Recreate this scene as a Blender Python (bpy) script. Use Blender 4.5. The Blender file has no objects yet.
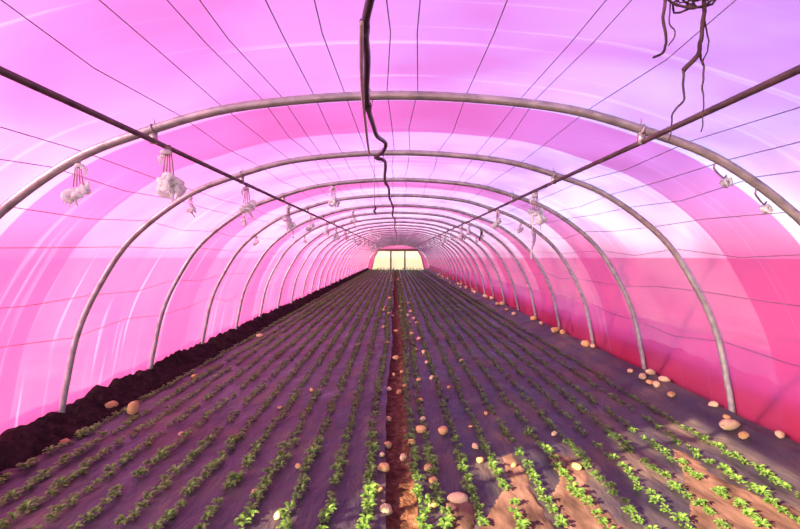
import bpy, math, random
import numpy as np
from mathutils import Vector, noise, Matrix

random.seed(7)
rng = np.random.default_rng(7)
SC = bpy.context.scene
COL = SC.collection

# ---------------------------------------------------------------- camera
CAM_H = 2.1
cam_d = bpy.data.cameras.new('camera')
cam = bpy.data.objects.new('camera', cam_d)
COL.objects.link(cam)
cam_d.sensor_width = 36.0
cam_d.lens = 36.0 * 467.0 / 800.0
cam_d.clip_end = 600
cam.location = (0, 0, CAM_H)
cam.rotation_euler = (math.radians(90 - 1.29), 0, math.radians(-0.245))
SC.camera = cam

# ---------------------------------------------------------------- light
SUN_TX, SUN_TY = 1.98, 1.27            # horizontal travel of a sun ray per metre of drop
sun_elev = math.atan(1 / math.hypot(SUN_TX, SUN_TY))
world = bpy.data.worlds.new('world')
SC.world = world
world.use_nodes = True
wn = world.node_tree
for n in list(wn.nodes):
    wn.nodes.remove(n)
w_out = wn.nodes.new('ShaderNodeOutputWorld')
w_bg = wn.nodes.new('ShaderNodeBackground')
w_sky = wn.nodes.new('ShaderNodeTexSky')
w_sky.sky_type = 'NISHITA'
w_sky.sun_disc = False
w_sky.sun_elevation = sun_elev
w_sky.sun_rotation = math.atan2(-SUN_TX, -SUN_TY)
w_sky.altitude = 100
w_sky.air_density = 1.0
w_sky.dust_density = 1.0
w_sky.ozone_density = 1.2
w_bg.inputs['Strength'].default_value = 0.68
wn.links.new(w_sky.outputs[0], w_bg.inputs[0])
wn.links.new(w_bg.outputs[0], w_out.inputs[0])

sun_d = bpy.data.lights.new('sun', 'SUN')
sun_d.energy = 15.5
sun_d.color = (1.0, 0.72, 0.47)
sun_d.angle = math.radians(0.6)
sun = bpy.data.objects.new('sun', sun_d)
COL.objects.link(sun)
sun.location = (-20, -14, 12)
sun.rotation_euler = Vector((SUN_TX, SUN_TY, -1)).to_track_quat('-Z', 'Y').to_euler()

SC.view_settings.view_transform = 'Standard'
SC.view_settings.look = 'None'
SC.view_settings.gamma = 1.0
SC.view_settings.use_curve_mapping = False
SC.view_settings.exposure = 1.0

# ---------------------------------------------------------------- helpers
def mesh_from(name, verts, faces, mat=None, smooth=True):
    me = bpy.data.meshes.new(name)
    me.from_pydata([tuple(v) for v in verts], [], [tuple(f) for f in faces])
    if smooth:
        me.polygons.foreach_set('use_smooth', [True] * len(me.polygons))
    if mat:
        me.materials.append(mat)
    me.update()
    return me

def link(name, data, parent=None, loc=(0, 0, 0)):
    o = bpy.data.objects.new(name, data)
    COL.objects.link(o)
    o.location = loc
    if parent:
        o.parent = parent
    return o

def tag(o, label=None, cat=None, group=None, kind=None):
    if label: o['label'] = label
    if cat: o['category'] = cat
    if group: o['group'] = group
    if kind: o['kind'] = kind
    return o

def tube_geo(pts, radius, sides=6, closed=False, caps=True):
    """verts, faces of a tube along pts; radius may be a number or a list"""
    pts = [Vector(p) for p in pts]
    n = len(pts)
    rad = radius if hasattr(radius, '__len__') else [radius] * n
    V, F = [], []
    prev = None
    for i, p in enumerate(pts):
        if closed:
            t = pts[(i + 1) % n] - pts[i - 1]
        else:
            t = pts[min(i + 1, n - 1)] - pts[max(i - 1, 0)]
        t.normalize()
        if prev is None:
            a = Vector((0, 0, 1)) if abs(t.z) < 0.9 else Vector((0, 1, 0))
            u = t.cross(a).normalized()
        else:
            u = (prev - t * prev.dot(t)).normalized()
        prev = u
        w = t.cross(u)
        for k in range(sides):
            a = 2 * math.pi * k / sides
            V.append(p + (u * math.cos(a) + w * math.sin(a)) * rad[i])
    m = n if closed else n - 1
    for i in range(m):
        for k in range(sides):
            a = i * sides + k
            b = i * sides + (k + 1) % sides
            c = ((i + 1) % n) * sides + (k + 1) % sides
            d = ((i + 1) % n) * sides + k
            F.append((a, b, c, d))
    if caps and not closed:
        F.append(tuple(range(sides - 1, -1, -1)))
        F.append(tuple((n - 1) * sides + k for k in range(sides)))
    return V, F

class MB:
    def __init__(self): self.V, self.F = [], []
    def add(self, VF):
        b = len(self.V)
        self.V += [tuple(v) for v in VF[0]]
        self.F += [tuple(i + b for i in f) for f in VF[1]]
        return self
    def box(self, c, s):
        x, y, z = c; a, b, d = s[0] / 2, s[1] / 2, s[2] / 2
        V = [(x + i * a, y + j * b, z + k * d) for i in (-1, 1) for j in (-1, 1) for k in (-1, 1)]
        F = [(0, 1, 3, 2), (4, 6, 7, 5), (0, 4, 5, 1), (2, 3, 7, 6), (0, 2, 6, 4), (1, 5, 7, 3)]
        return self.add((V, F))
    def mesh(self, name, mat, smooth=True): return mesh_from(name, self.V, self.F, mat, smooth)

def spline(pts, n):
    """Catmull-Rom through pts"""
    P = [Vector(p) for p in pts]
    P = [P[0] * 2 - P[1]] + P + [P[-1] * 2 - P[-2]]
    out = []
    segs = len(P) - 3
    for i in range(segs):
        p0, p1, p2, p3 = P[i:i + 4]
        for j in range(n):
            t = j / n
            out.append(0.5 * ((2 * p1) + (p2 - p0) * t + (2 * p0 - 5 * p1 + 4 * p2 - p3) * t * t + (3 * p1 - p0 - 3 * p2 + p3) * t ** 3))
    out.append(P[-2])
    return out

# ---------------------------------------------------------------- materials
def new_mat(name):
    m = bpy.data.materials.new(name)
    m.use_nodes = True
    t = m.node_tree
    for n in list(t.nodes): t.nodes.remove(n)
    return m, t, t.nodes.new('ShaderNodeOutputMaterial')

def nd(t, typ, **kw):
    n = t.nodes.new(typ)
    for k, v in kw.items():
        if k.startswith('_'): setattr(n, k[1:], v)
        else: n.inputs[k].default_value = v
    return n

def ramp(t, fac, stops):
    r = t.nodes.new('ShaderNodeValToRGB')
    t.links.new(fac, r.inputs[0])
    el = r.color_ramp.elements
    el[0].position, el[0].color = stops[0][0], (*stops[0][1], 1)
    el[1].position, el[1].color = stops[-1][0], (*stops[-1][1], 1)
    for p, c in stops[1:-1]:
        e = el.new(p); e.color = (*c, 1)
    return r.outputs[0]

def principled(name, stops, scale=6.0, rough=0.7, bump=0.0, bump_scale=30.0, metallic=0.0, spec=0.5, detail=5.0, stretch=None, bump_dist=0.02, trans=0.0):
    m, t, out = new_mat(name)
    tc = nd(t, 'ShaderNodeTexCoord')
    mp = nd(t, 'ShaderNodeMapping')
    if stretch: mp.inputs['Scale'].default_value = stretch
    t.links.new(tc.outputs['Object'], mp.inputs[0])
    nz = nd(t, 'ShaderNodeTexNoise', Scale=scale, Detail=detail)
    t.links.new(mp.outputs[0], nz.inputs['Vector'])
    p = nd(t, 'ShaderNodeBsdfPrincipled', Roughness=rough, Metallic=metallic)
    p.inputs['Specular IOR Level'].default_value = spec
    t.links.new(ramp(t, nz.outputs[0], stops), p.inputs['Base Color'])
    if bump:
        n2 = nd(t, 'ShaderNodeTexNoise', Scale=bump_scale, Detail=4.0)
        t.links.new(mp.outputs[0], n2.inputs['Vector'])
        b = nd(t, 'ShaderNodeBump', Strength=bump, Distance=bump_dist)
        t.links.new(n2.outputs[0], b.inputs['Height'])
        t.links.new(b.outputs[0], p.inputs['Normal'])
    if trans:
        tr = nd(t, 'ShaderNodeBsdfTranslucent')
        t.links.new(p.inputs['Base Color'].links[0].from_socket, tr.inputs['Color'])
        mx = nd(t, 'ShaderNodeMixShader', Fac=trans)
        t.links.new(p.outputs[0], mx.inputs[1]); t.links.new(tr.outputs[0], mx.inputs[2])
        t.links.new(mx.outputs[0], out.inputs[0])
    else:
        t.links.new(p.outputs[0], out.inputs[0])
    return m

def film_material(name, thru, refl, clear_col, clear=0.14, streak=0.5, white=(0.98, 0.86, 0.97)):
    """thin plastic film: diffuse transmission + some clear see-through; stretch creases run round the arch (UV: u along arc, v along tunnel)"""
    m, t, out = new_mat(name)
    uv = nd(t, 'ShaderNodeUVMap')
    def band(su, sv, lo, hi, det, dist=0.0):
        mp = nd(t, 'ShaderNodeMapping'); mp.inputs['Scale'].default_value = (su, sv, 1)
        t.links.new(uv.outputs[0], mp.inputs[0])
        nz = nd(t, 'ShaderNodeTexNoise', Scale=1.0, Detail=det, Distortion=dist)
        t.links.new(mp.outputs[0], nz.inputs['Vector'])
        mr = nd(t, 'ShaderNodeMapRange'); mr.inputs[1].default_value = lo; mr.inputs[2].default_value = hi
        t.links.new(nz.outputs[0], mr.inputs[0])
        return mr.outputs[0]
    fine = band(0.28, 10.0, 0.61, 0.70, 2.0, 0.1)
    broad = band(0.45, 2.6, 0.42, 0.75, 3.0, 0.3)
    dust = band(0.75, 0.9, 0.38, 0.62, 4.0, 0.4)
    m1 = nd(t, 'ShaderNodeMath', _operation='MULTIPLY'); m1.inputs[1].default_value = streak
    t.links.new(fine, m1.inputs[0])
    m2 = nd(t, 'ShaderNodeMath', _operation='MULTIPLY'); m2.inputs[1].default_value = streak * 0.1
    t.links.new(broad, m2.inputs[0])
    ad = nd(t, 'ShaderNodeMath', _operation='ADD', _use_clamp=True)
    t.links.new(m1.outputs[0], ad.inputs[0]); t.links.new(m2.outputs[0], ad.inputs[1])
    mixc = nd(t, 'ShaderNodeMix', _data_type='RGBA')
    mixc.inputs[6].default_value = (*thru, 1); mixc.inputs[7].default_value = (*white, 1)
    t.links.new(ad.outputs[0], mixc.inputs[0])
    tr = nd(t, 'ShaderNodeBsdfTranslucent'); t.links.new(mixc.outputs[2], tr.inputs['Color'])
    df = nd(t, 'ShaderNodeBsdfDiffuse'); df.inputs['Color'].default_value = (*refl, 1)
    a = nd(t, 'ShaderNodeMixShader', Fac=0.38)
    t.links.new(tr.outputs[0], a.inputs[1]); t.links.new(df.outputs[0], a.inputs[2])
    cl = nd(t, 'ShaderNodeBsdfTransparent'); cl.inputs['Color'].default_value = (*clear_col, 1)
    mr = nd(t, 'ShaderNodeMapRange'); mr.inputs[3].default_value = clear; mr.inputs[4].default_value = clear * 0.55
    t.links.new(dust, mr.inputs[0])
    b = nd(t, 'ShaderNodeMixShader')
    t.links.new(mr.outputs[0], b.inputs[0])
    t.links.new(a.outputs[0], b.inputs[1]); t.links.new(cl.outputs[0], b.inputs[2])
    gl = nd(t, 'ShaderNodeBsdfGlossy', Roughness=0.25)
    c = nd(t, 'ShaderNodeMixShader', Fac=0.03)
    t.links.new(b.outputs[0], c.inputs[1]); t.links.new(gl.outputs[0], c.inputs[2])
    t.links.new(c.outputs[0], out.inputs[0])
    return m

M = {}
M['film'] = film_material('pink_film', (0.190, 0.0285, 0.120), (0.92, 0.11, 0.27), (0.86, 0.62, 1.0), clear=0.18, streak=0.85, white=(0.25, 0.12, 0.23))
M['film_pale'] = film_material('pale_pink_film', (0.188, 0.031, 0.122), (0.92, 0.115, 0.28), (0.78, 0.72, 1.0), clear=0.16, streak=0.8, white=(0.26, 0.14, 0.245))
M['film_double'] = film_material('doubled_pink_film', (0.183, 0.0285, 0.112), (0.92, 0.09, 0.22), (0.95, 0.36, 0.75), clear=0.10, streak=0.5, white=(0.23, 0.09, 0.19))
M['film_cream'] = film_material('cream_end_film', (0.40, 0.40, 0.20), (0.7, 0.66, 0.45), (1, 0.98, 0.80), clear=0.28, streak=0.3, white=(0.6, 0.6, 0.48))
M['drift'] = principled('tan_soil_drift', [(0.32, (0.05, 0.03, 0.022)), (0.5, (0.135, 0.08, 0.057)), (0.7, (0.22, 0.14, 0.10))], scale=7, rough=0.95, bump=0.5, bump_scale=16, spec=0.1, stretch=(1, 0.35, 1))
M['steel'] = principled('galvanised_steel', [(0.3, (0.22, 0.24, 0.22)), (0.5, (0.34, 0.37, 0.33)), (0.72, (0.44, 0.46, 0.41))], scale=9, rough=0.4, metallic=0.4, bump=0.15)
M['purlin'] = principled('weathered_purlin_steel', [(0.3, (0.05, 0.04, 0.04)), (0.6, (0.11, 0.085, 0.075)), (0.8, (0.18, 0.14, 0.11))], scale=7, rough=0.55, metallic=0.25, bump=0.2)
M['wire'] = principled('dull_wire', [(0.3, (0.10, 0.07, 0.09)), (0.7, (0.22, 0.17, 0.19))], scale=12, rough=0.5, metallic=0.3)
M['pipe'] = principled('black_polythene_pipe', [(0.3, (0.018, 0.014, 0.016)), (0.7, (0.05, 0.035, 0.035))], scale=10, rough=0.38, bump=0.1)
M['grey_pipe'] = principled('grey_plastic', [(0.3, (0.32, 0.29, 0.29)), (0.7, (0.5, 0.47, 0.46))], scale=10, rough=0.5)
M['soil'] = principled('red_brown_soil', [(0.3, (0.05, 0.022, 0.011)), (0.5, (0.11, 0.052, 0.027)), (0.75, (0.2, 0.11, 0.065))], scale=14, rough=0.95, bump=0.9, bump_scale=38, spec=0.1)
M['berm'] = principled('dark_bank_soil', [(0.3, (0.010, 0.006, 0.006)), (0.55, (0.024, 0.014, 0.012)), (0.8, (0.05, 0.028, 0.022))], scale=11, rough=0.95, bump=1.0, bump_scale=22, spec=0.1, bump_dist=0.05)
M['stone'] = principled('ochre_stone', [(0.3, (0.30, 0.17, 0.055)), (0.5, (0.50, 0.33, 0.13)), (0.75, (0.64, 0.47, 0.23))], scale=16, rough=0.9, bump=0.6, bump_scale=45, spec=0.2)
M['stone_pale'] = principled('pale_limestone', [(0.3, (0.42, 0.29, 0.14)), (0.5, (0.60, 0.46, 0.25)), (0.75, (0.72, 0.59, 0.37))], scale=16, rough=0.9, bump=0.6, bump_scale=45, spec=0.2)
M['leaf'] = principled('seedling_leaf', [(0.3, (0.055, 0.14, 0.02)), (0.5, (0.13, 0.28, 0.042)), (0.75, (0.29, 0.44, 0.11))], scale=40, rough=0.35, trans=0.3, spec=0.3)
M['weed'] = principled('weed_leaf', [(0.3, (0.06, 0.12, 0.02)), (0.7, (0.2, 0.3, 0.06))], scale=9, rough=0.6, trans=0.3)
M['white'] = principled('white_twine', [(0.3, (0.80, 0.92, 0.84)), (0.7, (0.90, 0.97, 0.93))], scale=30, rough=0.7, trans=0.6)
M['cord'] = principled('faded_cord', [(0.3, (0.20, 0.14, 0.13)), (0.7, (0.42, 0.34, 0.32))], scale=20, rough=0.8)
M['vine'] = principled('dry_vine', [(0.3, (0.03, 0.018, 0.02)), (0.6, (0.07, 0.045, 0.045)), (0.8, (0.14, 0.10, 0.10))], scale=14, rough=0.85, bump=0.4)
M['wood'] = principled('dark_post', [(0.3, (0.10, 0.08, 0.06)), (0.7, (0.2, 0.17, 0.13))], scale=8, rough=0.8)
M['outside'] = principled('dry_grass_ground', [(0.3, (0.36, 0.21, 0.12)), (0.55, (0.46, 0.29, 0.17)), (0.8, (0.52, 0.36, 0.22))], scale=1.2, rough=0.95, spec=0.1)

def mulch_material():
    m, t, out = new_mat('dusty_mulch_sheet')
    tc = nd(t, 'ShaderNodeTexCoord')
    def nz(scale, det, st=(1, 1, 1), dist=0.0):
        mp = nd(t, 'ShaderNodeMapping'); mp.inputs['Scale'].default_value = st
        t.links.new(tc.outputs['Object'], mp.inputs[0])
        n = nd(t, 'ShaderNodeTexNoise', Scale=scale, Detail=det, Distortion=dist)
        t.links.new(mp.outputs[0], n.inputs['Vector'])
        return n.outputs[0]
    dust = nz(2.2, 7.0, (1, 0.55, 1))
    p = nd(t, 'ShaderNodeBsdfPrincipled')
    t.links.new(ramp(t, dust, [(0.32, (0.016, 0.017, 0.024)), (0.5, (0.044, 0.038, 0.042)), (0.62, (0.09, 0.068, 0.056)), (0.8, (0.15, 0.11, 0.085))]), p.inputs['Base Color'])
    t.links.new(ramp(t, dust, [(0.35, (0.38,) * 3), (0.75, (0.75,) * 3)]), p.inputs['Roughness'])
    p.inputs['Specular IOR Level'].default_value = 0.4
    ad = nd(t, 'ShaderNodeMath', _operation='ADD')
    t.links.new(nz(5.0, 3.0, (1.0, 0.35, 1), 0.25), ad.inputs[0])
    mu = nd(t, 'ShaderNodeMath', _operation='MULTIPLY'); mu.inputs[1].default_value = 0.12
    t.links.new(nz(26.0, 3.0, (1, 0.25, 1), 0.1), mu.inputs[0]); t.links.new(mu.outputs[0], ad.inputs[1])
    b = nd(t, 'ShaderNodeBump', Strength=0.9, Distance=0.06)
    t.links.new(ad.outputs[0], b.inputs['Height']); t.links.new(b.outputs[0], p.inputs['Normal'])
    t.links.new(p.outputs[0], out.inputs[0])
    return m
M['mulch'] = mulch_material()

# ---------------------------------------------------------------- tunnel geometry
HALF = [(4.04, 0.0), (4.02, 0.22), (3.96, 0.54), (3.82, 1.14), (3.58, 1.67), (3.17, 2.27), (2.51, 2.78), (1.86, 3.04), (1.14, 3.22), (0.0, 3.30)]
PROFILE = spline([(-x, 0, z) for x, z in HALF] + [(x, 0, z) for x, z in reversed(HALF[:-1])], 7)
half = PROFILE[:len(PROFILE) // 2 + 1]
NP_ = len(PROFILE)
NORM = []
for i in range(NP_):
    d = PROFILE[min(i + 1, NP_ - 1)] - PROFILE[max(i - 1, 0)]
    NORM.append(Vector((-d.z, 0, d.x)).normalized())
ARC = [0.0]
for i in range(1, NP_):
    ARC.append(ARC[-1] + (PROFILE[i] - PROFILE[i - 1]).length)

def prof_z(x):
    x = -abs(x)
    for a, b in zip(half[:-1], half[1:]):
        if a.x <= x <= b.x and b.x > a.x:
            return a.z + (b.z - a.z) * (x - a.x) / (b.x - a.x)
    return half[-1].z
def prof_norm(x):
    e = 0.02
    return Vector((-(prof_z(x + e) - prof_z(x - e)), 0, 2 * e)).normalized()

STEP = 2.0
ORD = ['first', 'second', 'third', 'fourth', 'fifth', 'sixth', 'seventh', 'eighth', 'ninth', 'tenth', 'eleventh', 'twelfth']
HOOP_Y = [1.56 + STEP * i for i in range(31)]
BACK_Y = [-0.44, -2.44, -4.44]        # hoops behind the photographer
END_Y = HOOP_Y[-1]
FRONT = -5.0

def smooth01(t):
    t = min(max(t, 0.0), 1.0)
    return t * t * (3 - 2 * t)
def sheet_z(x, y):
    """height of the ground inside the tunnel"""
    z = 0.02 * noise.noise((x * 1.6, y * 0.9, 3.1)) + 0.010 * noise.noise((x * 4, y * 3, 7.7))
    if x > 3.4: z += 0.20 * smooth01((x - 3.4) / 0.62)
    if x < -3.62: z += 0.05 * smooth01((-3.62 - x) / 0.3)
    d = abs(x - PATH_C(y))
    if d < 0.35: z *= d / 0.35
    return z + 0.03
def PATH_C(y): return 0.03 - 0.006 * y + 0.03 * math.sin(y * 0.7)

# ---- ground -------------------------------------------------------------
g = MB(); g.add(([(-160, -40, -0.06), (160, -40, -0.06), (160, 260, -0.06), (-160, 260, -0.06)], [(0, 1, 2, 3)]))
tag(link('floor', g.mesh('floor', M['outside'])), 'dry open ground around the tunnel', None, None, 'structure')

def strip(name, xs_fn, nx, y0, y1, dy, zfn, mat):
    V, F = [], []
    ny = int(round((y1 - y0) / dy))
    for j in range(ny + 1):
        y = y0 + (y1 - y0) * j / ny
        a, b = xs_fn(y)
        for i in range(nx + 1):
            x = a + (b - a) * i / nx
            V.append((x, y, zfn(x, y)))
    for j in range(ny):
        for i in range(nx):
            q = j * (nx + 1) + i
            F.append((q, q + 1, q + nx + 2, q + nx + 1))
    return mesh_from(name, V, F, mat)

def path_z(x, y):
    d = abs(x - PATH_C(y))
    return -0.035 + 0.022 * noise.noise((x * 9, y * 7, 1.3)) + 0.016 * noise.noise((x * 22, y * 20, 5.3)) + 0.04 * smooth01((d - 0.07) / 0.12)
p_near = strip('path', lambda y: (PATH_C(y) - 0.24, PATH_C(y) + 0.27), 16, FRONT, 14, 0.04, path_z, M['soil'])
tag(link('path', p_near), 'narrow trodden furrow of bare red brown soil', None, None, 'structure')
p_far = strip('path', lambda y: (PATH_C(y) - 0.24, PATH_C(y) + 0.27), 8, 14, END_Y + 2, 0.12, path_z, M['soil'])
tag(link('path', p_far), 'narrow trodden furrow of bare red brown soil', None, None, 'structure')

def edge_l(y): return PATH_C(y) - 0.125 + 0.02 * noise.noise((0.3, y * 2.5, 9))
def edge_r(y): return PATH_C(y) + 0.135 + 0.025 * noise.noise((0.8, y * 2.5, 2))
def wrinkle(x, y):
    return sheet_z(x, y) + 0.012 * noise.noise((x * 5, y * 2.2, 11)) + 0.008 * abs(noise.noise((x * 9, y * 4, 4)))
ml = strip('mulch_sheet', lambda y: (-3.74, edge_l(y)), 44, FRONT, END_Y - 0.1, 0.10, wrinkle, M['mulch'])
tag(link('mulch_sheet', ml), 'dusty purple-black mulch sheet on the dark soil bank side of the furrow', 'ground sheet')
mr_ = strip('mulch_sheet', lambda y: (edge_r(y), 3.97), 46, FRONT, END_Y - 0.1, 0.10, wrinkle, M['mulch'])
tag(link('mulch_sheet', mr_), 'dusty purple-black mulch sheet with stones along its raised outer edge', 'ground sheet')

def berm(side):
    # lumpy soil ridge; side -1: inside the film, side +1: heaped outside it
    prof = [(-4.75, -0.06), (-4.45, 0.16), (-4.25, 0.25), (-4.1, 0.27), (-4.0, 0.24), (-3.9, 0.17), (-3.8, 0.11), (-3.7, 0.07), (-3.62, 0.0)] if side < 0 else \
           [(4.12, 0.0), (4.13, 0.50), (4.22, 0.62), (4.32, 0.62), (4.47, 0.48), (4.7, 0.2), (5.0, 0.05), (5.3, -0.08)]
    V, F = [], []
    y0, y1, dy = FRONT, END_Y, 0.05
    ny = int((y1 - y0) / dy); n = len(prof)
    for j in range(ny + 1):
        y = y0 + dy * j
        for i, (x, z) in enumerate(prof):
            s = 1.0 if 0 < i < n - 1 else 0.0
            lump = 0.08 * noise.noise((x * 3.5, y * 2.8, 2.0 * side)) + 0.075 * noise.noise((x * 7, y * 6.5, 5.0 * side)) + 0.03 * noise.noise((x * 16, y * 14, 9))
            V.append((x + (0.0 if side > 0 and i < 2 else 0.35 * lump * s), y, z + lump * s))
    for j in range(ny):
        for i in range(n - 1):
            q = j * n + i
            F.append((q, q + 1, q + n + 1, q + n))
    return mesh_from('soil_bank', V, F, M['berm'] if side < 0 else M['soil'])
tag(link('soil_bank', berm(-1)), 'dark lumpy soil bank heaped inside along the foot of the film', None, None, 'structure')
tag(link('soil_bank', berm(1)), 'soil heaped outside, dark red through the foot of the film', None, None, 'structure')

# ---- film cover ---------------------------------------------------------
cover = tag(link('ceiling', None), 'arched pink plastic film cover of the tunnel', None, None, 'structure')
cover.empty_display_size = 0.3
def film(name, ya, yb, mat, ny=4, edge=None, bulge=0.03, keep=None):
    V, F, UV = [], [], []
    for j in range(ny + 1):
        for i in range(NP_):
            y = ya + (yb - ya) * j / ny
            if j == 0 and edge: y -= edge(i)
            k = ((y - 1.56) / STEP) % 1.0
            off = 0.052 + bulge * math.sin(math.pi * k) * (0.4 + 0.6 * abs(noise.noise((ARC[i] * 0.5, y, 1))))
            off += 0.006 * noise.noise((ARC[i] * 0.8, y * 6, 4))
            q = PROFILE[i] + NORM[i] * off
            V.append((q.x, y, q.z)); UV.append((ARC[i], y))
    for j in range(ny):
        for i in range(NP_ - 1):
            if keep and not keep(0.5 * (PROFILE[i].x + PROFILE[i + 1].x)): continue
            a = j * NP_ + i
            F.append((a, a + 1, a + NP_ + 1, a + NP_))
    me = mesh_from(name, V, F, mat)
    uvl = me.uv_layers.new(name='UVMap')
    for lp in me.loops:
        uvl.data[lp.index].uv = UV[lp.vertex_index]
    return link(name, me, cover)

# unseen gap added in the film on the sunny side, to let a sun patch in
film('film_panel', 1.95, 3.56, M['film'], 5)
film('film_panel', -0.30, 1.95, M['film'], 6, keep=lambda x: x > -2.15)
film('film_skirt', -0.30, 1.95, M['film'], 6, keep=lambda x: x < -3.74)
film('film_panel', -4.50, -0.30, M['film'], 8)
def arc_at(x0):
    for i in range(NP_ - 1):
        if PROFILE[i].x <= x0 <= PROFILE[i + 1].x:
            f = (x0 - PROFILE[i].x) / max(1e-6, PROFILE[i + 1].x - PROFILE[i].x)
            return PROFILE[i].lerp(PROFILE[i + 1], f), NORM[i].lerp(NORM[i + 1], f), ARC[i] + f * (ARC[i + 1] - ARC[i])
def flap(x0, hw, y_end):  # unseen film strip added across the gap, shaped to shade blobs of the floor
    c, n, u0 = arc_at(-x0)
    tdir = Vector((n.z, 0, -n.x))
    V, F, UV = [], [], []
    ny = 10
    for j in range(ny + 1):
        t = j / ny
        y = 2.1 + (y_end - 2.1) * t
        w = hw * (1.0 + 0.35 * math.sin(t * 5 + x0 * 9)) * math.sqrt(max(0.02, 1 - max(0, (t - 0.7) / 0.3) ** 2))
        sh = 0.05 * math.sin(t * 3.1 + x0 * 20)
        for q in (-1, 0, 1):
            p = c + n * (0.045 + 0.015 * (1 - abs(q))) + tdir * (q * w + sh)
            V.append((p.x, y, p.z)); UV.append((u0 + q * w, y))
    for j in range(ny):
        for q in range(2):
            a = 3 * j + q
            F.append((a, a + 1, a + 4, a + 3))
    me = mesh_from('shade_flap', V, F, M['film_double'])
    uvl = me.uv_layers.new(name='UVMap')
    for lp in me.loops: uvl.data[lp.index].uv = UV[lp.vertex_index]
    link('shade_flap', me, cover)
for f in ((3.62, 0.07, 0.9), (3.38, 0.075, 1.0), (3.11, 0.055, 1.45), (2.90, 0.085, 0.55), (2.68, 0.035, 0.9), (2.42, 0.05, 1.4)): flap(*f)
for i in range(1, 30):
    a, b = HOOP_Y[i], HOOP_Y[i + 1] + (0.1 if i == 29 else 0)
    if i % 2 == 1 or i > 9:
        film('film_panel', a, a + 0.30, M['film_pale'], 2)
        film('overlap_band', a + 0.30, a + 1.30, M['film_double'], 3)
        film('film_panel', a + 1.30, b, M['film'], 3)
    else:
        film('film_panel', a, a + 0.22, M['film_pale'], 2)
        film('film_panel', a + 0.22, b, M['film'], 4)

# ---- hoops --------------------------------------------------------------
hoop_me = mesh_from('arch_tube', *tube_geo(PROFILE, 0.034, 10), M['steel'])
PX, PZ = 1.85, prof_z(1.85) - 0.085
def clamp_mesh(side):
    x = side * PX
    nrm = prof_norm(x)
    c = Vector((x, 0, prof_z(x)))
    b = MB()
    ring = [c + (Vector((0, 1, 0)) * math.cos(a) + nrm * math.sin(a)) * 0.037 + Vector((0, 0, -0.0)) for a in [2 * math.pi * k / 12 for k in range(12)]]
    b.add(tube_geo(ring, 0.008, 5, closed=True))
    b.box((x, 0, PZ + 0.018), (0.05, 0.03, 0.085))
    b.add(tube_geo([c + nrm * 0.03 + Vector((side * -0.02, 0, 0)), c + nrm * 0.085 + Vector((side * -0.03, 0, 0))], 0.006, 5))
    return b.mesh('clamp', M['steel'])
clampL, clampR = clamp_mesh(-1), clamp_mesh(1)
for i, y in enumerate(HOOP_Y + BACK_Y):
    h = link('steel_hoop', None, loc=(0, y, 0)); h.empty_display_size = 0.2
    if i == 1: lb = 'thick galvanised hoop in front of the widest deep pink film band'
    elif i == 2: lb = 'galvanised hoop where the black overhead pipe kinks, right behind the widest deep pink film band'
    elif 2 < i < 11: lb = 'galvanised steel hoop, %s beyond the one where the black pipe kinks' % ORD[i - 3]
    elif i >= 11 and i < 31: lb = 'thin far galvanised hoop close to its neighbours towards the cream far end'
    else: lb = 'galvanised steel hoop beside the unseen added opening in the film'
    tag(h, lb, 'hoop', 'steel hoops carrying the film')
    link('arch_tube', hoop_me, h)
    if i < 9:
        link('clamp', clampL, h); link('clamp', clampR, h)

# ---- purlins ------------------------------------------------------------
for s, lb in ((-1, 'dark straight purlin tube under the hoops on the soil bank side'), (1, 'brown straight purlin tube under the hoops on the bluish film side')):
    pts = [(s * PX, y, PZ - 0.006) for y in reversed(BACK_Y)] + [(s * PX + 0.008 * math.sin(i * 1.7), y, PZ - 0.006) for i, y in enumerate(HOOP_Y)]
    tag(link('purlin', mesh_from('purlin', *tube_geo(pts, 0.021, 8), M['purlin'])), lb, 'purlin', 'purlins')

# ---- wires --------------------------------------------------------------
def wire(x_or, inside, idx, r=0.0032):
    pts = []
    ph = idx * 1.37
    for i, y in enumerate(HOOP_Y[:26]):
        x = x_or + 0.025 * math.sin(ph + i * 1.9)
        n = prof_norm(x)
        b = Vector((x, y, prof_z(x))) + n * 0.036
        pts.append(b)
        if i < 25:
            sag = 0.012 + 0.02 * abs(math.sin(ph + i))
            x2 = x_or + 0.03 * math.sin(ph * 2 + i * 1.1)
            n2 = prof_norm(x2)
            pts.append(Vector((x2, y + 1.0, prof_z(x2))) + n2 * 0.03 - Vector((0, 0, sag)))
    return mesh_from('support_wire', *tube_geo(pts, r, 4), M['wire'])
WX = [-3.82, -3.60, -3.27, -2.98, -2.62, -2.40, -1.62, -1.31, -1.03, -0.90, -0.64, -0.38, -0.07,
      0.13, 0.50, 0.94, 1.06, 1.44, 1.98, 2.20, 2.52, 2.72, 3.02, 3.30, 3.62, 3.84]
for i, x in enumerate(WX):
    pn = 'dark' if x < 0 else 'brown'
    peers = [w for w in WX if (w < 0) == (x < 0) and (abs(w) < PX) == (abs(x) < PX)]
    rk = sorted(peers, key=lambda w: abs(abs(w) - PX)).index(x)
    way = 'up towards the ridge' if abs(x) < PX else 'down the side wall'
    tag(link('support_wire', wire(x, 0, i)), 'thin dark lengthwise wire, %s from the %s purlin %s' % (ORD[rk], pn, way), 'wire', 'support wires')

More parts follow.
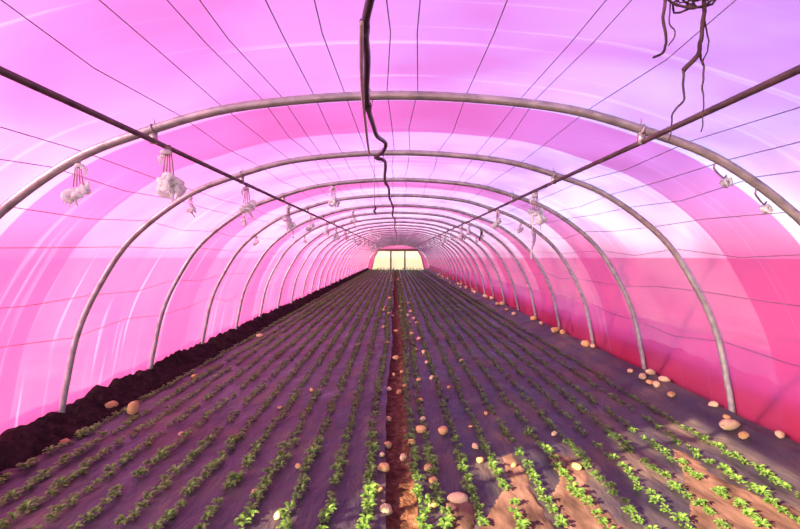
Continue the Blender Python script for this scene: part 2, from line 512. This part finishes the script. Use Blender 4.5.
# ---- far end ------------------------------------------------------------
wb = tag(link('wall_back', None, loc=(0, END_Y + 0.08, 0)), 'far end of the tunnel with bright cream panels', None, None, 'structure')
def poly_prism(name, pts, mat, t=0.02, uv=False):
    n = len(pts)
    V = [(x, -t / 2, z) for x, z in pts] + [(x, t / 2, z) for x, z in pts]
    F = [tuple(range(n)), tuple(range(2 * n - 1, n - 1, -1))] + [(i, i + n, (i + 1) % n + n, (i + 1) % n) for i in range(n)]
    me = mesh_from(name, V, F, mat, False)
    u = me.uv_layers.new(name='UVMap')
    for lp in me.loops:
        v = me.vertices[lp.vertex_index].co
        u.data[lp.index].uv = (v.x, v.z * 0.3)
    return link(name, me, wb)
TOPZ = 2.5
def flat_film(name, pts, mat):
    n = len(pts)
    me = mesh_from(name, [(x, 0, z) for x, z in pts], [tuple(range(n))], mat, False)
    u = me.uv_layers.new(name='UVMap')
    for lp in me.loops:
        v = me.vertices[lp.vertex_index].co
        u.data[lp.index].uv = (v.z, v.x)
    return link(name, me, wb)
flat_film('end_panel', [(-3.5, -0.05), (-0.95, -0.05), (-0.95, TOPZ), (-2.55, TOPZ), (-3.1, 1.7)], M['film_cream'])
flat_film('end_panel', [(-0.95, -0.05), (0.9, -0.05), (0.9, TOPZ), (-0.95, TOPZ)], M['film_cream'])
flat_film('end_panel', [(0.9, -0.05), (3.5, -0.05), (3.1, 1.7), (2.55, TOPZ), (0.9, TOPZ)], M['film_cream'])
arch = [(p.x, p.z) for p in PROFILE]
topl = [(x, z) for x, z in arch if x <= 0]
flat_film('end_skirt', [(-4.04, -0.05), (-3.5, -0.05), (-3.1, 1.7), (-2.55, TOPZ), (0, TOPZ)] + [(x, z) for x, z in reversed(topl)], M['film_double'])
flat_film('end_skirt', [(4.04, -0.05), (3.5, -0.05), (3.1, 1.7), (2.55, TOPZ), (0, TOPZ)] + [(-x, z) for x, z in reversed(topl)], M['film_double'])
for x in (-0.95, 0.9):
    link('post', MB().box((x, -0.06, TOPZ / 2), (0.2, 0.1, TOPZ)).mesh('post', M['wood'], False), wb)
link('header_beam', MB().box((0, -0.07, TOPZ + 0.12), (5.3, 0.12, 0.34)).mesh('header_beam', M['wood'], False), wb)
for s in (-1, 1):
    link('brace', MB().add(tube_geo([(s * 2.6, -0.06, TOPZ + 0.04), (s * 3.1, -0.06, 1.7), (s * 3.5, -0.06, 0)], 0.07, 6)).mesh('brace', M['wood']), wb)

# ---- overhead pipe ------------------------------------------------------
C = CAM_H
pp = [(-0.02, 1.40, C + 1.12), (-0.06, 1.75, C + 1.14), (-0.116, 2.08, C + 1.145), (-0.165, 2.36, C + 1.13), (-0.18, 2.75, C + 1.13), (-0.215, 3.2, C + 1.115), (-0.225, 3.56, C + 1.10), (-0.215, 4.1, C + 1.12), (-0.20, 4.5, C + 1.13),
      (-0.13, 4.95, C + 1.165), (-0.17, 5.2, C + 1.13), (-0.26, 5.45, C + 1.12), (-0.17, 5.66, C + 1.13), (-0.165, 6.2, C + 1.16), (-0.205, 7.3, C + 1.15), (-0.16, 8.2, C + 1.14), (-0.17, 9.3, C + 1.125),
      (-0.12, 11.5, C + 1.13), (-0.16, 13.5, C + 1.12), (-0.1, 16, C + 1.13), (-0.14, 20, C + 1.11), (-0.1, 28, C + 1.12), (-0.12, 40, C + 1.12)]
pl = link('overhead_pipe', None, loc=(-0.2, 3.56, C + 1.1)); pl.empty_display_size = 0.1
tag(pl, 'wavy black plastic pipe slung under the ridge of the hoops', 'pipe')
def rel(pts, o): return [Vector(p) - Vector(o) for p in pts]
o0 = (-0.2, 3.56, C + 1.1)
link('pipe_run', mesh_from('pipe_run', *tube_geo(rel(spline(pp, 6), o0), 0.021, 8), M['pipe']), pl)
for yy, xx, zz in ((2.36, -0.165, C + 1.13), (3.5, -0.224, C + 1.102)):
    link('joint_sleeve', mesh_from('joint_sleeve', *tube_geo(rel([(xx, yy - 0.05, zz), (xx - 0.004, yy + 0.05, zz)], o0), 0.027, 8), M['pipe']), pl)
for yy in HOOP_Y[1:9]:
    # wire ties lashing the pipe to the hoop
    px_ = min(spline(pp, 6), key=lambda v: abs(v.y - yy))
    ring = [(px_.x + 0.03 * math.cos(a), px_.y + 0.012 * math.sin(3 * a), (px_.z + prof_z(0) + 0.015) / 2 + (0.045 + (prof_z(0) - px_.z) / 2) * math.sin(a)) for a in [2 * math.pi * k / 14 for k in range(14)]]
    link('tie', mesh_from('tie', *tube_geo(rel(ring, o0), 0.004, 4, closed=True), M['wire']), pl)
gp = [(-0.175, 2.25, C + 1.10), (-0.225, 2.9, C + 1.095), (-0.255, 3.5, C + 1.08), (-0.30, 4.6, C + 1.11), (-0.335, 5.5, C + 1.15)]
tag(link('grey_tube', mesh_from('grey_tube', *tube_geo(spline(gp, 5), 0.012, 6), M['grey_pipe'])), 'slim pale grey tube running beside the black overhead pipe', 'tube')
hc = link('hanging_cord', None, loc=(-0.285, 5.56, C + 1.17)); hc.empty_display_size = 0.05
tag(hc, 'thin straight cord hanging from a hoop beside the black pipe', 'cord')
link('cord', mesh_from('cord', *tube_geo([(0, 0, 0.05), (0, 0.01, -0.2), (0.005, 0, -0.62)], 0.005, 5), M['grey_pipe']), hc)
link('knot', mesh_from('knot', *tube_geo(spline([(0.005, 0, -0.60), (0.02, 0.01, -0.63), (0.0, 0.0, -0.66), (0.025, 0, -0.69)], 4), 0.012, 6), M['pipe']), hc)

# ---- twine bundles ------------------------------------------------------
def bundle_meshes(seed, big):
    r = random.Random(seed)
    b = MB()
    for k in range(9 if big else 6):
        c = Vector((r.uniform(-0.06, 0.06), r.uniform(-0.04, 0.04), -0.17 - r.uniform(0, 0.09)))
        R = r.uniform(0.022, 0.045)
        ax = Matrix.Rotation(r.uniform(0, 6.3), 3, 'Z') @ Matrix.Rotation(r.uniform(0.3, 1.5), 3, 'X')
        ring = [c + ax @ Vector((R * math.cos(a), R * (0.7 + 0.3 * r.random()) * math.sin(a), 0.01 * math.sin(2 * a))) for a in [2 * math.pi * j / 10 for j in range(10)]]
        b.add(tube_geo(ring, r.uniform(0.012, 0.019), 5, closed=True))
    for k in range(3):
        x = r.uniform(-0.05, 0.07)
        b.add(tube_geo([(x, 0, -0.2), (x + r.uniform(-0.02, 0.03), 0.01, -0.27), (x + r.uniform(-0.01, 0.06), 0, -0.30 - r.uniform(0, 0.06))], [0.012, 0.009, 0.004], 5))
    loops = b.mesh('loops', M['white'])
    c = MB()
    for k in range(4):
        x = (k - 1.5) * 0.014
        c.add(tube_geo([(x * 0.6, 0, 0.015), (x, 0.004, -0.07), (x * 1.6, 0, -0.18)], 0.0045, 4))
    cord = c.mesh('cord', M['cord'])
    kn = MB()
    ring = [Vector((0.02 * math.cos(a) - 0.01, 0.028 * math.sin(a), -0.03)) for a in [2 * math.pi * j / 10 for j in range(10)]]
    kn.add(tube_geo(ring, 0.014, 5, closed=True))
    kn.add(tube_geo([(-0.02, 0.02, -0.03), (-0.05, 0.0, -0.06), (-0.045, 0, -0.1)], [0.016, 0.014, 0.006], 5))
    knot = kn.mesh('knot', M['white'])
    return loops, cord, knot
BM_ = [bundle_meshes(s, s < 2) for s in range(5)]
def bundle(x, y, z, v, label, group, sc=1.0, rz=0.0):
    e = link('twine_bundle', None, loc=(x, y, z)); e.empty_display_size = 0.05
    e.rotation_euler[2] = rz; e.scale = (sc,) * 3
    tag(e, label, 'twine bundle', group)
    lo, co, kn = BM_[v % 5]
    link('loops', lo, e); link('cord', co, e); link('knot', kn, e)
    return e
pz = PZ - 0.03
LBL = 'white twine bundle hanging from the purlin on the soil bank side'
LBR = 'white twine bundle hanging from the purlin on the bluish film side'
bundle(-1.79, 3.66, pz, 0, 'large white looped twine bundle under the crossing of purlin and thick hoop', None, 1.3)
for i, y in enumerate([5.7, 7.9, 9.9, 12.1, 13.9, 16.5, 19.8, 22.4, 25.5, 29.0, 33.5, 38.0]):
    bundle(-PX + 0.012, y, pz, i + 1, LBL, 'bundles on the purlin, soil bank side', 1.15 + 0.25 * (i % 3 == 1), i * 1.3)
for i, y in enumerate([6.3, 8.7, 12.2, 13.6, 16.2, 18.5, 20.5, 24.0, 28.0, 33.0, 38.5]):
    bundle(PX + 0.004, y, pz, i + 2, LBR, 'bundles on the purlin, bluish film side', 1.15 + 0.3 * (i % 3 == 0), i * 1.9)
def on_hoop(x, i, v, label, group, sc=1.0, dz=0.0):
    bundle(x, HOOP_Y[i], prof_z(x) - 0.032 + dz, v, label, group, sc, v * 1.1)
on_hoop(-2.42, 1, 3, 'white twine bundle tied low under the thick hoop', None, 1.05)
for i, (x, k) in enumerate([(-1.04, 3), (-1.1, 5), (-1.12, 9), (-1.05, 12)]):
    on_hoop(x, k, i, 'white twine bundle hung from a hoop between pipe and dark purlin', 'bundles between pipe and dark purlin', 1.15)
for i, (x, k) in enumerate([(-2.45, 2), (-2.48, 3), (-2.9, 4), (-2.6, 5), (-2.7, 6), (-2.4, 8)]):
    on_hoop(x, k, i + 1, 'small white twine bundle hung from a hoop outside the dark purlin', 'bundles outside the dark purlin', 0.7)
for i, (x, k) in enumerate([(2.3, 3), (2.5, 4), (2.45, 6), (2.6, 7), (2.4, 9), (2.7, 10), (2.5, 12)]):
    on_hoop(x, k, i + 2, 'small white twine bundle hung from a hoop outside the brown purlin', 'bundles outside the brown purlin', 0.75)

# hooks with a white tuft on the thick hoop, bluish side
def hook(x, i, label, dx):
    z = prof_z(x) - 0.03
    e = link('wire_hook', None, loc=(x, HOOP_Y[i], z)); e.empty_display_size = 0.05
    tag(e, label, 'hook')
    link('hook', mesh_from('hook', *tube_geo(spline([(0, 0, 0.02), (-0.015, 0, -0.04), (0.02, 0.01, -0.08), (dx, 0, -0.12), (dx + 0.02, 0, -0.10)], 4), 0.007, 5), M['wire']), e)
    b = MB(); r = random.Random(i + int(x * 10))
    for k in range(4):
        ring = [Vector((dx + 0.02 + 0.024 * math.cos(a), 0.015 * (k - 1.5) + 0.01 * math.sin(a), -0.155 + 0.022 * math.sin(a) + r.uniform(-0.015, 0.015))) for a in [2 * math.pi * j / 9 for j in range(9)]]
        b.add(tube_geo(ring, 0.012, 5, closed=True))
    b.add(tube_geo([(dx + 0.015, 0, -0.10), (dx + 0.02, 0, -0.15)], 0.005, 4))
    link('tuft', b.mesh('tuft', M['white']), e)
hook(2.42, 1, 'bent dark wire hook with a small pale tuft under the thick hoop', 0.06)
hook(2.74, 1, 'dark wire hook holding a round white tuft low on the thick hoop', 0.05)

# shreds of plastic
def shred(name, x, i, length, width, mat, label, twist=2.0):
    z = prof_z(x) - 0.025
    e = link(name, None, loc=(x, HOOP_Y[i], z)); e.empty_display_size = 0.05
    tag(e, label, 'plastic strip')
    V, F = [], []; n = 12
    for j in range(n + 1):
        t = j / n; w = width * (0.25 + 0.75 * math.sin(math.pi * min(1, 0.12 + t * 0.8))) ; a = twist * t
        c = Vector((0.03 * math.sin(t * 5), 0, 0.02 - length * t))
        d = Vector((math.cos(a), math.sin(a), 0)) * w / 2; m_ = Vector((-math.sin(a), math.cos(a), 0)) * (0.012 + 0.2 * w)
        V += [c - d, c + m_, c + d, c + m_ * 0.6]
    for j in range(n):
        for k in range(4):
            F.append((4 * j + k, 4 * j + (k + 1) % 4, 4 * j + 4 + (k + 1) % 4, 4 * j + 4 + k))
    F += [(3, 2, 1, 0), (4 * n, 4 * n + 1, 4 * n + 2, 4 * n + 3)]
    link('strip', mesh_from('strip', V, F, mat), e)
    link('tie', mesh_from('tie', *tube_geo([Vector((0.0, 0.04 * math.cos(a), 0.028 + 0.04 * math.sin(a))) for a in [2 * math.pi * k / 10 for k in range(10)]], 0.005, 4, closed=True), M['wire']), e)
shred('plastic_strip', 2.76, 4, 0.62, 0.12, M['white'], 'long white plastic strip dangling from a hoop on the bluish side')
shred('plastic_strip', 2.40, 6, 0.36, 0.12, M['pipe'], 'short black plastic strip hanging from a hoop on the bluish side')

# ---- dried vine ---------------------------------------------------------
dv = link('dried_vine', None, loc=(1.25, 1.97, prof_z(1.25) + 0.03)); dv.empty_display_size = 0.05
tag(dv, 'tangled dried brown vine dangling from the roof wires above the purlin', 'dried vine')
def vine(pts, r0, r1, name='stem'):
    s = spline(pts, 5); n = len(s)
    s = [p + Vector((noise.noise(p * 25), noise.noise(p * 25 + Vector((5, 0, 0))), 0)) * 0.008 for p in s]
    link(name, mesh_from(name, *tube_geo(s, [0.85 * (r0 + (r1 - r0) * i / (n - 1)) for i in range(n)], 6), M['vine']), dv)
T = 0.0
vine([(0.02, 0, T), (0.03, 0, -0.10), (0.02, 0.0, -0.2), (0.01, 0, -0.28), (-0.01, 0, -0.32), (-0.05, 0.01, -0.36)], 0.010, 0.012)
vine([(-0.05, 0.01, -0.36), (-0.055, 0, -0.42), (-0.05, 0, -0.48), (-0.09, 0.01, -0.54), (-0.10, 0, -0.60), (-0.11, 0, -0.66)], 0.007, 0.003)
vine([(0.01, 0, -0.28), (0.035, 0.01, -0.36), (0.025, 0, -0.44), (0.03, 0, -0.50), (0.025, 0, -0.62)], 0.006, 0.003)
vine([(0.03, 0, -0.12), (0.055, 0.02, -0.2), (0.05, 0, -0.27), (0.02, 0, -0.34)], 0.004, 0.003)
vine([(-0.13, 0, T), (-0.14, 0, -0.12), (-0.135, 0, -0.20), (-0.12, 0.01, -0.25), (-0.14, 0, -0.29), (-0.18, 0, -0.31)], 0.009, 0.006)
vine([(-0.10, 0, T), (-0.11, 0.01, -0.15), (-0.09, 0, -0.20), (-0.115, 0, -0.26)], 0.004, 0.003)
for k in range(7):
    r = random.Random(k + 3)
    c = Vector((0.02 + r.uniform(-0.10, 0.06), r.uniform(-0.03, 0.03), -0.05 + r.uniform(-0.04, 0.03)))
    ring = [c + Vector((r.uniform(0.03, 0.055) * math.cos(a), 0.02 * math.sin(2 * a), r.uniform(0.02, 0.035) * math.sin(a))) for a in [2 * math.pi * j / 11 for j in range(11)]]
    link('tendril', mesh_from('tendril', *tube_geo(ring, 0.003 + 0.003 * r.random(), 5, closed=True), M['vine']), dv)
vine([(-0.14, 0, -0.06), (-0.06, 0, -0.10), (0.02, 0, -0.10), (0.08, 0.01, -0.06)], 0.006, 0.006)

# ---- stones -------------------------------------------------------------
def stone_mesh(seed, mat):
    import bmesh
    bm = bmesh.new()
    bmesh.ops.create_icosphere(bm, subdivisions=2, radius=1.0)
    for v in bm.verts:
        n = v.co.normalized()
        k = 1 + 0.28 * noise.noise(n * 1.3 + Vector((seed * 3.1, 0, 0))) + 0.12 * noise.noise(n * 3.1 + Vector((0, seed * 1.7, 0)))
        # a few flat broken faces
        for q in range(4):
            rr = random.Random(seed * 10 + q)
            d = Vector((rr.uniform(-1, 1), rr.uniform(-1, 1), rr.uniform(-0.6, 1))).normalized()
            s = n.dot(d) * k
            if s > 0.78: k *= 0.78 / s
        v.co = n * k
        v.co.z *= 0.72; v.co.y *= 0.85
    me = bpy.data.meshes.new('stone'); bm.to_mesh(me); bm.free()
    me.polygons.foreach_set('use_smooth', [True] * len(me.polygons))
    me.materials.append(mat)
    return me
ST_M = [stone_mesh(s, M['stone_pale'] if s in (2, 5) else M['stone']) for s in range(7)]
STONES = [
    (-3.44,6.05,0.084,'L'), (-3.78,6.13,0.072,'L'), (-2.49,5.33,0.034,'L'), (-3.64,5.33,0.046,'L'), (-3.63,5.06,0.043,'L'), (-3.43,11.54,0.074,'L'),
    (-3.40,7.78,0.058,'L'), (-0.13,5.91,0.051,'C'), (-0.12,5.08,0.054,'C'), (-0.16,4.74,0.030,'C'), (-0.13,4.42,0.057,'C'), (-0.16,4.04,0.035,'C'),
    (-0.10,3.76,0.056,'C'), (-1.58,6.21,0.033,'M'), (-0.97,4.48,0.029,'M'), (-1.22,3.97,0.038,'M'), (-0.94,3.62,0.035,'M'), (-1.83,5.22,0.028,'M'),
    (0.32,6.54,0.035,'C'), (0.31,5.77,0.037,'C'), (0.27,5.39,0.063,'C'), (0.52,5.33,0.068,'C'), (0.15,5.03,0.043,'C'), (0.06,4.83,0.041,'C'),
    (0.29,4.42,0.043,'C'), (0.32,4.21,0.041,'C'), (0.50,3.88,0.062,'C'), (0.29,3.82,0.045,'C'), (1.14,5.98,0.032,'M'), (0.87,5.54,0.024,'M'),
    (0.82,4.90,0.037,'M'), (0.82,4.60,0.044,'M'), (1.13,4.50,0.029,'M'), (1.79,5.30,0.034,'M'), (1.73,4.46,0.048,'M'), (3.90,5.72,0.049,'R'),
    (3.83,5.38,0.040,'R'), (3.74,5.21,0.089,'R'), (3.70,4.94,0.048,'R'), (3.93,4.75,0.046,'R'), (3.92,7.20,0.061,'R'), (3.79,7.19,0.062,'R'),
    (3.93,6.83,0.066,'R'), (3.77,6.93,0.052,'R'), (3.78,6.77,0.058,'R'), (3.75,6.35,0.055,'R'), (3.86,9.57,0.100,'R'), (3.93,9.37,0.060,'R'),
    (3.85,11.38,0.100,'R'), (3.90,11.02,0.071,'R'), (3.88,13.32,0.100,'R'), (3.73,15.00,0.081,'R'), (3.79,17.69,0.100,'R'), (3.93,19.53,0.100,'R'),
    (3.80,7.58,0.049,'R'), (3.74,16.00,0.068,'R'), (3.88,12.58,0.067,'R'), (-0.04,9.34,0.070,'C'), (-0.14,7.21,0.046,'C'), (0.02,7.11,0.046,'C'),
    (0.11,7.21,0.039,'C'), (0.56,7.66,0.049,'C'), (0.34,7.54,0.048,'C'), (0.39,10.01,0.054,'C'), (0.35,11.82,0.063,'C'), (0.50,11.14,0.060,'C'),
    (0.56,13.81,0.059,'C'), (-0.51,16.91,0.072,'C'), (0.00,36.32,0.120,'C'), (1.22,8.92,0.048,'M'), (-0.20,15.82,0.068,'C'), (-0.05,12.74,0.068,'C'),
    (0.54,9.71,0.052,'C'), (-1.30,7.00,0.037,'M'), (0.78,7.11,0.030,'M'), (-0.90,10.55,0.045,'M'), (0.07,8.31,0.044,'C'), (-0.07,8.10,0.043,'C'),
    (0.46,16.62,0.071,'C'), (0.51,14.86,0.064,'C'), (0.45,19.23,0.082,'C'), (-0.37,21.32,0.091,'C'), (0.54,8.76,0.047,'C'), (-0.23,10.78,0.046,'C'),
]

SG = {'L': ('ochre stone lying on the sheet beside the dark soil bank', 'stones by the soil bank'),
      'C': ('ochre stone lying at the edge of the bare soil furrow', 'stones along the furrow'),
      'M': ('small stone lying out on the mulch sheet between seedling rows', 'stones among the seedling rows'),
      'R': ('pale stone in the line along the hoop feet, bluish film side', 'stones along the hoop feet')}
SPECIAL = {0: 'large upright orange stone beside the dark soil bank', 1: 'large dull brown stone next to the upright orange stone',
           26: 'broad pale flat stone on wrinkled sheet beside the furrow', 21: 'angular tan stone standing on the sheet near the furrow',
           12: 'flat pitted stone lying in the shadow at the furrow edge',
           37: 'widest pale stone heaped at a hoop foot on the bluish film side'}
rs = random.Random(5)
extra = []
for k in range(26):
    y = 13 + 30 * rs.random() ** 1.3
    extra.append((PATH_C(y) + rs.choice((-1, 1)) * rs.uniform(0.12, 0.45), y, rs.uniform(0.04, 0.07), 'C'))
for k in range(30):
    y = 16 + 28 * rs.random()
    extra.append((rs.uniform(3.6, 3.9), y, rs.uniform(0.06, 0.11), 'R'))
PLACED = []
for i, (x, y, r, gk) in enumerate(STONES + extra):
    if any((x - a) ** 2 + (y - b) ** 2 < (0.75 * (r + c)) ** 2 for a, b, c in PLACED): continue
    PLACED.append((x, y, r))
    z = path_z(x, y) if edge_l(y) < x < edge_r(y) else wrinkle(x, y)
    v = i % 7
    if gk == 'R' and rs.random() < 0.4: v = 2
    if i in (0, 21): v = 3
    sx = rs.uniform(0.9, 1.2); sz = rs.uniform(0.85, 1.15)
    if i == 0: sx, sz = 0.85, 1.6
    if i in (26, 37): sx, sz = 1.35, 0.9
    o = link('stone', ST_M[v], loc=(x, y, z + r * sz * 0.50))
    o.rotation_euler = (0, 0, rs.uniform(0, 6.3) if i not in (26, 37) else 0.1)
    o.scale = (r * sx * 1.12, r * 1.1, r * sz * 1.12)
    lb, gr = SG[gk]
    if gk == 'C':
        pos = 'on the bare soil of the furrow' if edge_l(y) < x < edge_r(y) else 'on the sheet edge, soil bank side of the furrow' if x < PATH_C(y) else 'on the sheet edge, stone-edged side of the furrow'
        lb, gr = 'ochre stone lying ' + pos, 'stones ' + pos
        if y > 12: lb, gr = lb.replace('ochre', 'tiny far'), 'far ' + gr
    if gk == 'R':
        hi = min(range(31), key=lambda q: abs(HOOP_Y[q] - y))
        if hi == 2: lb, gr = 'stone at the foot of the hoop where the black pipe kinks', 'stones at that hoop foot'
        elif 2 < hi < 9: lb, gr = 'stone at the foot of the %s hoop beyond the one where the pipe kinks' % ORD[hi - 3], 'stones at hoop foot %s beyond the pipe kink' % ORD[hi - 3]
        else: lb, gr = 'tiny far stone in the line along the hoop feet, bluish film side', 'far stones along the hoop feet'
    tag(o, SPECIAL.get(i, lb), 'stone', gr)

# ---- soil drifts on the sheet -------------------------------------------
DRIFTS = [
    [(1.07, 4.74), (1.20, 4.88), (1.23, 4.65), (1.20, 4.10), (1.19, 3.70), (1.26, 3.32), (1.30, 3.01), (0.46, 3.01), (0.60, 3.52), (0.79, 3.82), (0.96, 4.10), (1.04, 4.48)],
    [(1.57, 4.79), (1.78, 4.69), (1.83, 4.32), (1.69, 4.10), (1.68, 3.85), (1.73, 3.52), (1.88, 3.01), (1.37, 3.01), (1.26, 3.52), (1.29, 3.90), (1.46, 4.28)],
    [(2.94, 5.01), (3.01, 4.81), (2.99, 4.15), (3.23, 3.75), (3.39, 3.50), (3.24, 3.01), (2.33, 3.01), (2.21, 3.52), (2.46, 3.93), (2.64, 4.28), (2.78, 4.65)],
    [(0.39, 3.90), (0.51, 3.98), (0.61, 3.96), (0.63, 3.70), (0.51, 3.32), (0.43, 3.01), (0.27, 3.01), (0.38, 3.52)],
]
def inside(x, y, poly):
    c = False; j = len(poly) - 1
    for i in range(len(poly)):
        (xa, ya), (xb, yb) = poly[i], poly[j]
        if (ya > y) != (yb > y) and x < (xb - xa) * (y - ya) / (yb - ya) + xa: c = not c
        j = i
    return c
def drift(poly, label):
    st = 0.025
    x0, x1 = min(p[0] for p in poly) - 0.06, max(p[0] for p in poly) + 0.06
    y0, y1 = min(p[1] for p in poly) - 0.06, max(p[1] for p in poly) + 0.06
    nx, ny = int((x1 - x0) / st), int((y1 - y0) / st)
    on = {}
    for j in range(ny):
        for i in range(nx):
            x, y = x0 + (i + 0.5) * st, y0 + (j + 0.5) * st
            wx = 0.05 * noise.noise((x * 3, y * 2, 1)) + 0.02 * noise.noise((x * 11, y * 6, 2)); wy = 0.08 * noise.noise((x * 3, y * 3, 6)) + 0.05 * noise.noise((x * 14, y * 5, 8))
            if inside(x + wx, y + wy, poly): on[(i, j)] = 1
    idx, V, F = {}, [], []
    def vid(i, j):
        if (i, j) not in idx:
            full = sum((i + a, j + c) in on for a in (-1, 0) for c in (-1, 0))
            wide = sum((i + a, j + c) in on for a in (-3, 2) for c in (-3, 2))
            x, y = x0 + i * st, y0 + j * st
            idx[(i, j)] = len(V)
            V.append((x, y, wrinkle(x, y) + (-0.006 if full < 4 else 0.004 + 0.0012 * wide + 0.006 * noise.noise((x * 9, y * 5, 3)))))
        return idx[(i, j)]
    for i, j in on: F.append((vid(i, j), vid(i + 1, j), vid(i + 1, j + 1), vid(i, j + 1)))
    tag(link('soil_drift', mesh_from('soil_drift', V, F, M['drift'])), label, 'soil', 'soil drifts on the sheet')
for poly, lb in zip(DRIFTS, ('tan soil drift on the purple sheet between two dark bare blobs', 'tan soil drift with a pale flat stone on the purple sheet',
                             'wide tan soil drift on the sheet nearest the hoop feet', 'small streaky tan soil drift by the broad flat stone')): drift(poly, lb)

# ---- seedlings ----------------------------------------------------------
def seedling_geo(seed, leaves, fine):
    r = random.Random(seed)
    V, F = [], []
    for k in range(leaves):
        a = 6.283 * k / leaves * 2.4 + r.uniform(-0.5, 0.5)
        L = r.uniform(0.030, 0.056); w = L * r.uniform(0.5, 0.7)
        el = r.uniform(0.4, 1.35)
        ca, sa = math.cos(a), math.sin(a)
        d = Vector((ca, sa, 0)); s = Vector((-sa, ca, 0)); up = Vector((0, 0, 1))
        h0 = r.uniform(0.004, 0.042)
        base = d * 0.008 + up * h0
        def P(t, q, lift):
            # t along, q across
            e = el * (1 - 0.65 * t)
            return base + (d * math.cos(e) + up * math.sin(e)) * (L * t) + s * q * w + up * lift * w
        b = len(V)
        if fine:
            V += [P(0, 0, 0), P(0.35, -0.38, 0.14), P(0.35, 0, 0), P(0.35, 0.38, 0.14), P(0.72, -0.46, 0.16), P(0.72, 0, 0.02), P(0.72, 0.46, 0.16), P(1.05, -0.18, 0.0), P(1.1, 0.18, -0.02)]
            F += [(b, b + 2, b + 1), (b, b + 3, b + 2), (b + 1, b + 2, b + 5, b + 4), (b + 2, b + 3, b + 6, b + 5), (b + 4, b + 5, b + 7), (b + 5, b + 6, b + 8), (b + 5, b + 8, b + 7)]
        else:
            V += [P(0, 0, 0), P(0.6, -0.45, 0.15), P(0.6, 0.45, 0.15), P(1.08, 0, 0)]
            F += [(b, b + 2, b + 3, b + 1)]
    return V, F
NEAR = [mesh_from('seedling', *seedling_geo(s, 19, True), M['leaf']) for s in range(8)]
FARG = [seedling_geo(40 + s, 16, False) for s in range(6)]
FARN = [(np.array([tuple(v) for v in V]), np.array(F)) for V, F in FARG]

ROWS_L = [-0.235 - 0.305 * i for i in range(12)]
ROWS_R = [0.20, 0.355] + [0.66 + 0.303 * i for i in range(10)]
pl_ = random.Random(11)
spots = []
for rows, step in ((ROWS_L, 0.118), (ROWS_R, 0.128)):
    for ri, x0 in enumerate(rows):
        y = 2.9 + pl_.random() * step
        while y < END_Y - 0.6:
            if pl_.random() > 0.05:
                x = x0 + (PATH_C(y) - 0.03 if abs(x0) < 0.5 else (-0.006 * y if abs(x0) < 3 else 0)) + pl_.gauss(0, 0.016)
                spots.append((x, y + pl_.gauss(0, 0.015), pl_.uniform(0.85, 1.3) * (0.9 if x0 > 0.5 else 1.0) , pl_.uniform(0, 6.3), pl_.randrange(24), x0))
            y += step * pl_.uniform(0.85, 1.15)
spots = [s for s in spots if not any((s[0] - a) ** 2 + (s[1] - b) ** 2 < (0.8 * c) ** 2 for a, b, c in PLACED)]
def in_view(x, y):
    z = CAM_H - 0.05
    px, py = 396 + 467 * x / y, 254 + 467 * z / y
    return -4 < px < 804 and py < 533
vis = sorted([s for s in spots if in_view(s[0], s[1])], key=lambda s: s[1] / s[2] ** 0.3)
near = vis[:300]
nearset = set(id(s) for s in near)
for x, y, sc, rz, v, x0 in near:
    o = link('seedling', NEAR[v % 8], loc=(x, y, wrinkle(x, y) - 0.004))
    o.rotation_euler = (0, 0, rz); o.scale = (sc, sc, sc)
    rows, sd = (ROWS_L, 'soil bank') if x0 < 0 else (ROWS_R, 'stone-edged')
    rn = ORD[rows.index(x0)]
    tag(o, 'small leafy green seedling in the %s row from the furrow, %s side' % (rn, sd), 'seedling', '%s seedling row from the furrow, %s side' % (rn, sd))
AV, AF, base = [], [], 0
for s in spots:
    if id(s) in nearset: continue
    x, y, sc, rz, v, x0 = s
    vv, ff = FARN[v % 6]
    sc *= 0.95 + 0.45 * smooth01((y - 7) / 14)
    c, sn = math.cos(rz), math.sin(rz)
    R = np.array([[c, -sn, 0], [sn, c, 0], [0, 0, 1]]) * sc
    AV.append(vv @ R.T + np.array([x, y, wrinkle(x, y) - 0.004])); AF.append(ff + base); base += len(vv)
AV = np.concatenate(AV); AF = np.concatenate(AF)
me = bpy.data.meshes.new('seedling_rows')
me.vertices.add(len(AV)); me.vertices.foreach_set('co', AV.ravel())
me.loops.add(AF.size); me.loops.foreach_set('vertex_index', AF.ravel().astype(np.int32))
me.polygons.add(len(AF)); me.polygons.foreach_set('loop_start', np.arange(0, AF.size, 4, dtype=np.int32)); me.polygons.foreach_set('loop_total', np.full(len(AF), 4, dtype=np.int32))
me.update(calc_edges=True); me.validate()
me.materials.append(M['leaf'])
tag(link('seedling_rows', me), 'endless rows of tiny green seedlings receding towards the bright far end', 'seedlings', None, 'stuff')

# ---- weeds at the far end ----------------------------------------------
wv = [seedling_geo(90 + k, 16, True) for k in range(3)]
wm = [mesh_from('weed', V, F, M['weed']) for V, F in wv]
rw = random.Random(2)
for k in range(15):
    x = -3.2 + 6.4 * (k + rw.random() * 0.4) / 15
    if abs(x) < 0.35: continue
    o = link('weed', wm[k % 3], loc=(x, END_Y - 0.35 - rw.random() * 0.3, 0.02))
    s = rw.uniform(2.4, 3.6); o.scale = (s * 0.8, s * 0.8, s * 1.6); o.rotation_euler = (0, 0, rw.uniform(0, 6))
    tag(o, 'clump of green weed at the foot of the cream far end', 'weed', 'weeds at the far end')
